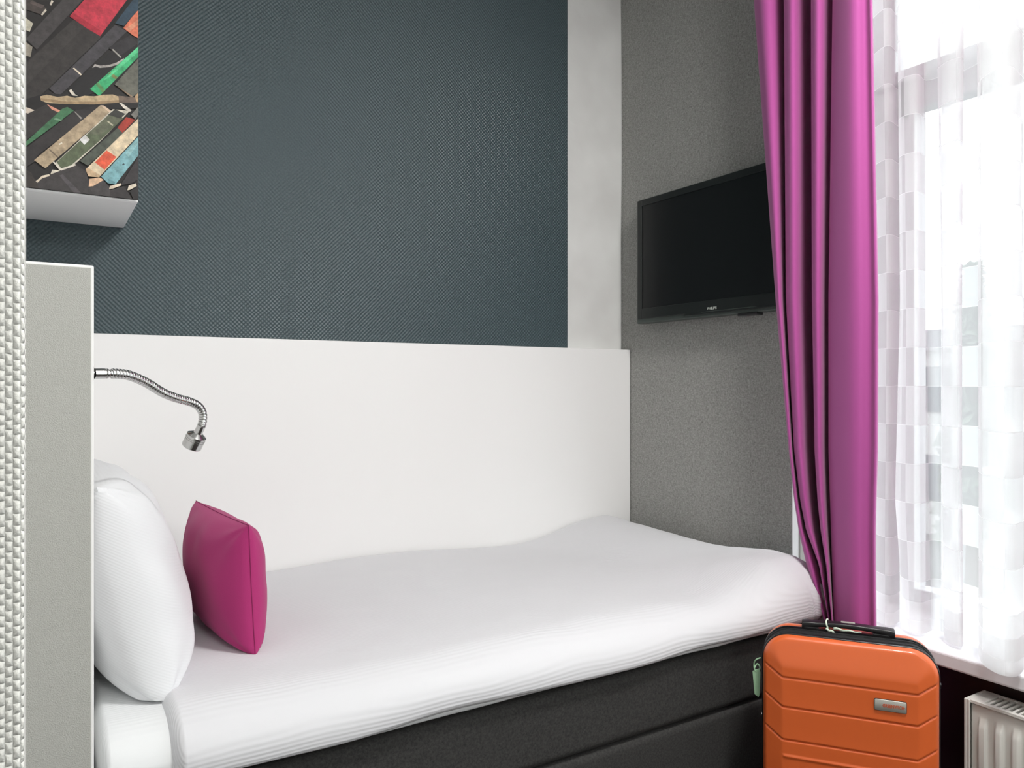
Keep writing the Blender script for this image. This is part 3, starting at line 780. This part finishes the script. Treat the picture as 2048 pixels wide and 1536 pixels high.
# ------------------------------------------------------------ radiator
RX, RB, RY, RZ = 1.90, 1.993, .99, .393
rd = thing('radiator', 'white ribbed panel radiator fixed under the window sill', 'radiator', (1.95, .3, .05))
YE = -.45
b = MB(); G = []
ys = []; y = RY-.014
while y > YE+.01: ys.append(y); y -= .0024
z_rows = [.10, .115, .13, RZ-.062, RZ-.052, RZ-.040, RZ-.032, RZ-.010, RZ-.006, RZ-.0055]
for y in ys:
    row = []
    ph = ((RY-.028-y)/.0366) % 1.0
    rel = 0
    if RY-.028-y > 0:
        rel = smooth(ph/.16)*(1-smooth((ph-.46)/.16))
    for z in z_rows:
        k = smooth((RZ-.036-z)/.024)*smooth((z-.11)/.02)
        x = RX+.010-.009*rel*k
        if z > RZ-.008: x = RX+.022
        row.append((x, y, z))
    G.append(row)
b.grid(G, M['radiator'])
b.box(RX+.012, RX+.02, YE+.01, RY-.012, .095, RZ-.012, M['radiator'])
sub(b.build('front_panel', angle=50), rd)
b = MB(); b.box(RX, RB, RY-.007, RY, .05, RZ, M['radiator']); b.box(RX, RX+.004, RY-.014, RY-.007, .05, RZ, M['radiator'])
sub(b.build('side_cover', smooth=False, bevel=.003, bseg=3), rd)
b = MB(); b.box(RX, RB, YE, YE+.008, .05, RZ, M['radiator']); sub(b.build('side_cover', smooth=False, bevel=.003), rd)
b = MB(); b.box(RX+.0045, RX+.016, YE+.009, RY-.0075, RZ-.008, RZ-.0005, M['radiator']); b.box(RB-.010, RB, YE+.009, RY-.0075, RZ-.008, RZ-.0005, M['radiator'])
b.box(RX+.016, RB-.010, RY-.04, RY-.0075, RZ-.008, RZ-.0005, M['radiator'])
y = RY-.045
while y > YE+.02:
    b.add([(RX+.0165, y, RZ-.001), (RX+.0165, y-.006, RZ-.001), (RB-.0105, y-.006, RZ-.001), (RB-.0105, y, RZ-.001),
           (RX+.0165, y+.003, RZ-.010), (RX+.0165, y-.004, RZ-.010), (RB-.0105, y-.004, RZ-.010), (RB-.0105, y+.003, RZ-.010)],
          [(0, 1, 2, 3), (4, 7, 6, 5), (0, 3, 7, 4), (1, 5, 6, 2), (0, 4, 5, 1), (3, 2, 6, 7)], M['radiator'])
    y -= .0135
sub(b.build('top_grille', smooth=False, bevel=.0008), rd)
b = MB(); b.box(RX+.03, RB-.02, YE+.02, RY-.02, .10, RZ-.03, M['hinge_grey']); sub(b.build('convector_core', smooth=False), rd)
b = MB(); b.box(RB-.02, W, .8, .83, .12, .30, M['lamp_metal']); sub(b.build('bracket', smooth=False), rd)
b = MB(); b.box(RB-.02, W, -.3, -.27, .12, .30, M['lamp_metal']); sub(b.build('bracket', smooth=False), rd)
for y in (.75, -.25):
    b = MB(); b.tube([(1.955, y, 0), (1.955, y, .11)], .009, M['radiator'], 12); sub(b.build('pipe'), rd)

# ------------------------------------------------------------ suitcase
k = .60
A = ray(1560)*(3.046*k); Bp = ray(1838)*(2.863*k)
wd = Vector((Bp.x-A.x, Bp.y-A.y, 0)).normalized()     # along the width
nd = Vector((-wd.y, wd.x, 0)).normalized()             # candidate depth
if nd.dot(Vector((1, 1, 0))) < 0: nd = -nd             # pointing away from the camera
def s_at(px):
    d = ray(px); # solve A+s*wd parallel to d
    return (A.y*d.x-A.x*d.y)/(wd.x*d.y-wd.y*d.x)
sL, sR = s_at(1525), s_at(1881)
SW = sR-sL; SH = H-502*(3.046*k)/F+.0    # top of the front shell
cen = Vector((A.x, A.y, 0))+wd*((sL+sR)/2)
ang = math.atan2(wd.y, wd.x)
# local axes: x along width, y = depth away from camera, z up
SBASE = .045
su = thing('suitcase', 'upright orange hard shell suitcase with black trim between the bed and the radiator', 'suitcase', (cen.x, cen.y, 0), ang)
HX = SW/2; HZ = (SH-SBASE)/2; CZ = (SH+SBASE)/2; RC = .062
P3 = .034    # how far the middle panel stands out
def shell_front(sgn=-1, y0=0.0):
    b = MB(); N = 120
    rings = []
    base = rrect(HX, HZ, RC, 14, 60)
    lev = 64
    # concentric rings from the rim to the middle
    def prof(x, z):
        dx = HX-abs(x); dz = HZ-abs(z)
        # distance from the rounded outline
        qx, qz = abs(x)-(HX-RC), abs(z)-(HZ-RC)
        dd = RC-math.hypot(max(qx, 0), max(qz, 0))-min(max(qx, qz), 0) if (qx > 0 and qz > 0) else min(dx, dz)
        lip = .016*math.sqrt(max(0, 1-(1-min(1, dd/.010))**2))
        e = .046; ct = .072
        f1 = min(1, dd/e); f2 = min(1, dx/e); f3 = min(1, dz/ct)
        a = min(f1, f2, f3)
        # gentle blend of the facets
        kk = .06; s = -kk*math.log(sum(math.exp(-q/kk) for q in (f1, f2, f3, 1.0)))
        s = max(0, min(1, s+kk*math.log(1.0)))
        out = lip+(P3-.016)*max(0, s)
        # grooves: level across, rising towards the sides
        rise = max(0, abs(x)-(HX-.046))*.62
        for gz in G_Z:
            t = (z-(gz+rise))
            w_ = .0021
            out -= .0036*math.exp(-(t/w_)**2)*smooth(dd/.014)
            # each band steps a touch below the one above it
            if t < 0: out += 0
            out += .0012*math.exp(-(max(0, t)/.012))*(t > 0)*smooth(dd/.014)
        # one raised rib lower down
        t = z-(RIB+rise); out += .0022*smooth(1-abs(t)/.006)*smooth((dx-.046)/.004)
        return out
    G = []
    us = [math.sin((-1+2*i/N)*PI/2)*.35+(-1+2*i/N)*.65 for i in range(N+1)]
    NZ = 300
    for i in range(N+1):
        row = []
        for j in range(NZ+1):
            a = us[i]; c = -1+2*j/NZ
            m_ = max(abs(a), abs(c), 1e-9)
            # square -> rounded rectangle: pull only the corners
            x, z = a*HX, c*HZ
            qx, qz = abs(x)-(HX-RC), abs(z)-(HZ-RC)
            if qx > 0 and qz > 0:
                mm = max(qx, qz); L_ = math.hypot(qx, qz); f = mm/L_
                x = math.copysign(HX-RC+qx*f, x); z = math.copysign(HZ-RC+qz*f, z)
            row.append(Vector((x, y0+sgn*prof(x, z), z)))
        G.append(row)
    b.grid(G, M['orange'], flip=(sgn < 0))
    return b
def gz_at(py):
    # height of a groove at the left crease of the front panel
    t = (A.x-wd.x*0)/ray(1562).x
    return H-(py-768)/F*t-CZ
G_Z = [gz_at(1350), gz_at(1408.5), gz_at(1473)]
RIB = gz_at(1505)
G_Z += [RIB-.085, RIB-.155, RIB-.225]
def at_case(o):
    o.parent = su; return o
fb_ = shell_front(-1, .017)
o = fb_.build('front_shell', angle=60); o.parent = su; o.location = (0, 0, CZ)
def band(name, prof, m, rc=RC, parent=su):
    """prof: (y, outset) stations around the rounded outline"""
    b = MB(); rings = []
    for y, d in prof:
        rings.append([Vector((x, y, z)) for x, z in rrect(HX+d, HZ+d, rc+d, 12, 30)])
    b.grid(rings, m, closev=True)
    o = b.build(name, angle=50); o.parent = parent; o.location = (0, 0, CZ); return o
band('rim_trim', [(.014, -.006), (.014, .0), (.0155, .0022), (.019, .0026), (.022, .0015), (.024, -.001), (.024, -.006)], M['black_rubber'])
# black cloth gusset with zips
pf = [(.0235, -.005), (.026, -.0035), (.034, -.002), (.0345, .0002), (.0375, .0008), (.041, .0002), (.0415, -.0022), (.052, -.003), (.060, -.002), (.0605, .0004), (.0635, .001), (.067, .0004), (.0675, -.002), (.074, -.003)]
o = band('gusset', pf, M['black_cloth'])
for v_ in o.data.vertices:
    c = v_.co
    if .0415 < c.y < .0605:
        d = Vector((c.x, 0, c.z)).normalized(); c += d*.0022*noise.noise(Vector((c.x*34, c.y*40, c.z*34)))
band('rear_trim', [(.073, -.006), (.0735, .0008), (.076, .0022), (.080, .0018), (.082, -.001), (.082, -.006)], M['black_rubber'])
# rear orange shell
b = MB(); rings = []
for y, d in [(.080, -.003), (.083, .0), (.100, .0), (.118, -.003), (.130, -.009), (.141, -.020), (.146, -.034), (.147, -.05)]:
    rings.append([Vector((x, y, z)) for x, z in rrect(HX+d, HZ+d, max(RC+d, .012), 12, 30)])
b.grid(rings, M['orange'], closev=True); nn = len(rings[0]); b.f.append(list(range(len(b.v)-nn, len(b.v)))); b.m.append(0)
o = b.build('rear_shell', angle=50); o.parent = su; o.location = (0, 0, CZ)
# carry handle on the top
HT = SH-CZ+CZ
hs = SW*.5
def hx_(px, y):   # local x of a pixel column on the handle line
    d = ray(px); o_ = Vector((cen.x, cen.y, 0))+nd*y
    return (o_.y*d.x-o_.x*d.y)/(wd.x*d.y-wd.y*d.x)
hy = .088
hl, hr = hx_(1604, hy), hx_(1789, hy)
b = MB(); rings = []
NS = 40
for i in range(NS+1):
    t = i/NS; x = hl+(hr-hl)*t
    e = smooth(t/.2)*smooth((1-t)/.26)
    zc = SH+.007+.0075*math.sin(PI*t)**.8; hh = .0088-.003*e; hw = .0150-.002*e
    ring = [Vector((x, hy+px_, zc+pz_)) for px_, pz_ in rrect(hw, hh, .004, 3, 2)]
    rings.append(ring)
o0 = len(b.v); b.grid(rings, M['black_plastic'], closev=True); nn = len(rings[0])
b.f.append(list(range(nn))); b.m.append(0); b.f.append(list(range(NS*nn, NS*nn+nn))); b.m.append(0)
hd = b.build('carry_handle', angle=45); hd.parent = su
b = MB(); ma, mb_ = hx_(1682, hy), hx_(1710, hy)
ztop_h = SH+.0145+.0058
b.box(ma, mb_, hy+.001, hy+.012, ztop_h-.002, ztop_h+.0006, M['steel_badge']); e = b.build('metal_plate', smooth=False, bevel=.0006); e.parent = hd
for t in (.10, .86):
    b = MB(); xx = hl+(hr-hl)*t; b.box(xx-.018, xx+.018, hy-.015, hy+.015, SH-.006, SH+.006, M['black_plastic']); e = b.build('handle_mount', smooth=False, bevel=.002); e.parent = su
# badge
def front_local(px, py, y=-.018):
    d = ray(px, py); o_ = Vector((cen.x, cen.y, 0))+nd*y
    # intersect the vertical plane y=const (local) with the ray
    t = o_.dot(nd)/d.dot(nd) if abs(d.dot(nd)) > 1e-9 else 0
    p = Vector((0, 0, H))+d*t; q = p-Vector((cen.x, cen.y, 0))
    return q.dot(wd), q.z
yb = .017-P3
c1 = front_local(1749, 1408, yb); c2 = front_local(1813, 1416, yb)
bx0, bx1 = c1[0], c2[0]; bzc = (c1[1]+c2[1])/2
b = MB(); rings = []
for y, d in [(yb+.002, 0), (yb-.0012, 0), (yb-.002, -.0008)]:
    rings.append([Vector(((bx0+bx1)/2+x, y, bzc+z)) for x, z in rrect((bx1-bx0)/2+d, .0125+d, .003, 4, 2)])
b.grid(rings, M['steel_badge'], closev=True); nn = len(rings[0]); b.f.append(list(range(2*nn, 3*nn))); b.m.append(0)
bd = b.build('badge', angle=40); bd.parent = su; bd['label'] = 'silver badge with orange lettering'
b = MB(); rings = []
for y, d in [(yb+.002, .0008), (yb-.0004, .0008), (yb-.0006, -.001)]:
    rings.append([Vector(((bx0+bx1)/2+x, y, bzc+z)) for x, z in rrect((bx1-bx0)/2+d, .0125+d, .0035, 4, 2)])
b.grid(rings, M['black_rubber'], closev=True); e = b.build('badge_rim', angle=40); e.parent = bd
e = text_obj('lettering', '\u00b7GREENWICH\u00b7', .0105, M['badge_text'], bd, ((bx0+bx1)/2+.006, yb-.0022, bzc-.0005), (1, 0, 0), (0, 0, 1), extrude=.0003, width=.047, offset=.00025)
# side buttons and latch
b = MB(); b.tube([(HX-.002, .055, CZ+HZ-.09), (HX+.008, .055, CZ+HZ-.09)], .007, M['black_plastic'], 16); e = b.build('side_stud'); e.parent = su
b = MB(); b.tube([(HX-.002, .045, CZ+HZ-.125), (HX+.005, .045, CZ+HZ-.125)], .003, M['chrome'], 12); e = b.build('zip_pull'); e.parent = su
b = MB(); b.tube([(-HX+.002, .05, CZ+HZ-.215), (-HX-.006, .05, CZ+HZ-.215)], .005, M['chrome'], 12); e = b.build('zip_pull'); e.parent = su
for x in (-.14, .14):
    for y in (.03, .13):
        b = MB(); b.tube([(x-.011, y, .021), (x+.011, y, .021)], .021, M['black_rubber'], 20); b.box(x-.014, x+.014, y-.012, y+.012, .03, SBASE+.004, M['black_plastic'])
        e = b.build('wheel'); e.parent = su

# luggage tags: one tied round the handle, one hanging from the side
def to_world(x, y, z): return Vector((cen.x, cen.y, 0))+wd*x+nd*y+Vector((0, 0, z))
t = thing('luggage_tag', 'pale green cord tag tied around the black suitcase handle', 'luggage tag', to_world(hx_(1650, hy), hy, SH))
xc = hx_(1654, hy)
zc = SH+.007+.0075*.75
loop = []
for i in range(25):
    a = 2*PI*i/24; loop.append(to_world(xc+.002*math.sin(a*2), hy+.0165*math.cos(a), zc+.0115*math.sin(a)))
b = MB(); b.tube(loop, [.0016+.0005*(i % 2) for i in range(25)], M['cord_pale'], 8)
kp = [to_world(xc-.002, hy-.016, zc-.006), to_world(xc+.004, hy-.020, zc-.009), to_world(xc+.010, hy-.017, zc-.010), to_world(xc+.016, hy-.021, zc-.013)]
kp = catmull(kp, 6); b.tube(kp, [.0021+.0007*(i % 2) for i in range(len(kp))], M['cord_pale'], 8)
sub(b.build('cord'), t)
b = MB(); rp = []
for i in range(21):
    f = i/20; x = xc+.014+.062*f; rp.append([to_world(x, hy-.0195+.0015*math.sin(f*9), SH+.0062+.003*(1-f)+.0012*math.sin(f*14)+w2) for w2 in (-.0030*(1-.5*f), .0030*(1-.4*f))])
b.grid(rp, M['cord_pale']); e = b.build('paper_strip', smooth=True); s_ = e.modifiers.new('t', 'SOLIDIFY'); s_.thickness = .001; sub(e, t)
# side tag
xg = -HX-.006; yg = .035
t = thing('luggage_tag', 'mint green tag hanging on the bed side of the orange suitcase', 'luggage tag', to_world(xg, yg, CZ+HZ-.075))
zg = CZ+HZ-.062
def gl_(px, py):   # point on the plane through the tag, across the width
    return front_local(px, py, yg)
q = [gl_(1518, 1337), gl_(1505, 1342), gl_(1509, 1388), gl_(1517, 1394), gl_(1519, 1390), gl_(1521, 1345)]
b = MB(); n_ = len(q)
b.add([to_world(x, yg-.0015, z) for x, z in q]+[to_world(x, yg+.0015, z) for x, z in q],
      [list(range(n_)), [n_+i for i in range(n_)][::-1]]+[(i, (i+1) % n_, n_+(i+1) % n_, n_+i) for i in range(n_)], M['tag_green'])
sub(b.build('tag_plate', smooth=False, bevel=.0008), t)
q = [gl_(1521, 1316), gl_(1512, 1319), gl_(1508, 1328), gl_(1510, 1340), gl_(1516, 1344), gl_(1520, 1334), gl_(1514, 1328), gl_(1509, 1336)]
pp = catmull([to_world(x, yg+.002*(-1)**i, z) for i, (x, z) in enumerate(q)], 6)
b = MB(); b.tube(pp, .0017, M['tag_green'], 8); sub(b.build('loop'), t)

# ------------------------------------------------------------ light
FILL_A, FILL_B, SKY = 47, 35, 4.2
def area(name, loc, target, sx_, sy_, power, color=(1, 1, 1), shape='RECTANGLE'):
    l = bpy.data.lights.new(name, 'AREA'); l.shape = shape; l.size = sx_; l.size_y = sy_; l.energy = power; l.color = color
    o = bpy.data.objects.new(name, l); COL.objects.link(o); o.location = loc
    o.rotation_euler = (Vector(target)-Vector(loc)).to_track_quat('-Z', 'Y').to_euler(); return o
em = bpy.data.materials.new('fill_opal'); em.use_nodes = True  # glowing cover shared by both added fill fixtures
bb = em.node_tree.nodes['Principled BSDF']; bb.inputs['Emission Color'].default_value = (1, .97, .93, 1); bb.inputs['Emission Strength'].default_value = 5
LX, LY = 1.25, .30
cl = thing('ceiling_fill', 'added unseen fill light overhead, shaped as a round opal fixture', 'fill light', (LX, LY, CEIL))  # unseen fixture added overhead to brighten bed and panel
b = MB(); b.tube([(LX, LY, CEIL), (LX, LY, CEIL-.05)], .24, M['lamp_metal'], 40); sub(b.build('fill_base'), cl)
b = MB(); b.tube([(LX, LY, CEIL-.05), (LX, LY, CEIL-.075)], [.225, .21], em, 40); sub(b.build('diffuser'), cl)
area('ceiling_fill_light', (LX, LY, CEIL-.085), (LX, LY, 0), .42, .42, FILL_A, (1, .985, .96), 'DISK')
wl = thing('wall_fill', 'added unseen fill light behind the camera, shaped as a wide opal fixture', 'wall lamp', (.6, -2.2, 2.25))  # invented fixture out of view, gives frontal fill on curtain and walls
b = MB(); b.box(.2, 1.0, -2.2, -2.16, 2.05, 2.45, M['lamp_metal']); sub(b.build('fill_base', smooth=False, bevel=.005), wl)
b = MB(); b.box(.23, .97, -2.16, -2.12, 2.08, 2.42, em); sub(b.build('diffuser', smooth=False, bevel=.01), wl)
area('wall_fill_light', (.6, -2.11, 2.25), (1.1, 1.9, 1.2), .74, .34, FILL_B, (1, .985, .965))
pl = area('window_portal', (2.33, .26, 1.58), (0, .26, 1.58), 2.55, 2.2, 1)
pl.data.cycles.is_portal = True
wld = bpy.data.worlds.new('World'); SC.world = wld; wld.use_nodes = True
bg = wld.node_tree.nodes['Background']; bg.inputs['Color'].default_value = (.95, .98, 1.0, 1); bg.inputs['Strength'].default_value = SKY

SC.view_settings.view_transform = 'Standard'
SC.view_settings.look = 'None'
SC.view_settings.gamma = 1
SC.view_settings.use_curve_mapping = False
SC.view_settings.exposure = 0.0
SC.cycles.use_denoising = True
SC.cycles.max_bounces = 10
SC.cycles.diffuse_bounces = 6
SC.cycles.transparent_max_bounces = 16
SC.cycles.caustics_reflective = False
SC.cycles.caustics_refractive = False
SC.cycles.sample_clamp_indirect = 8
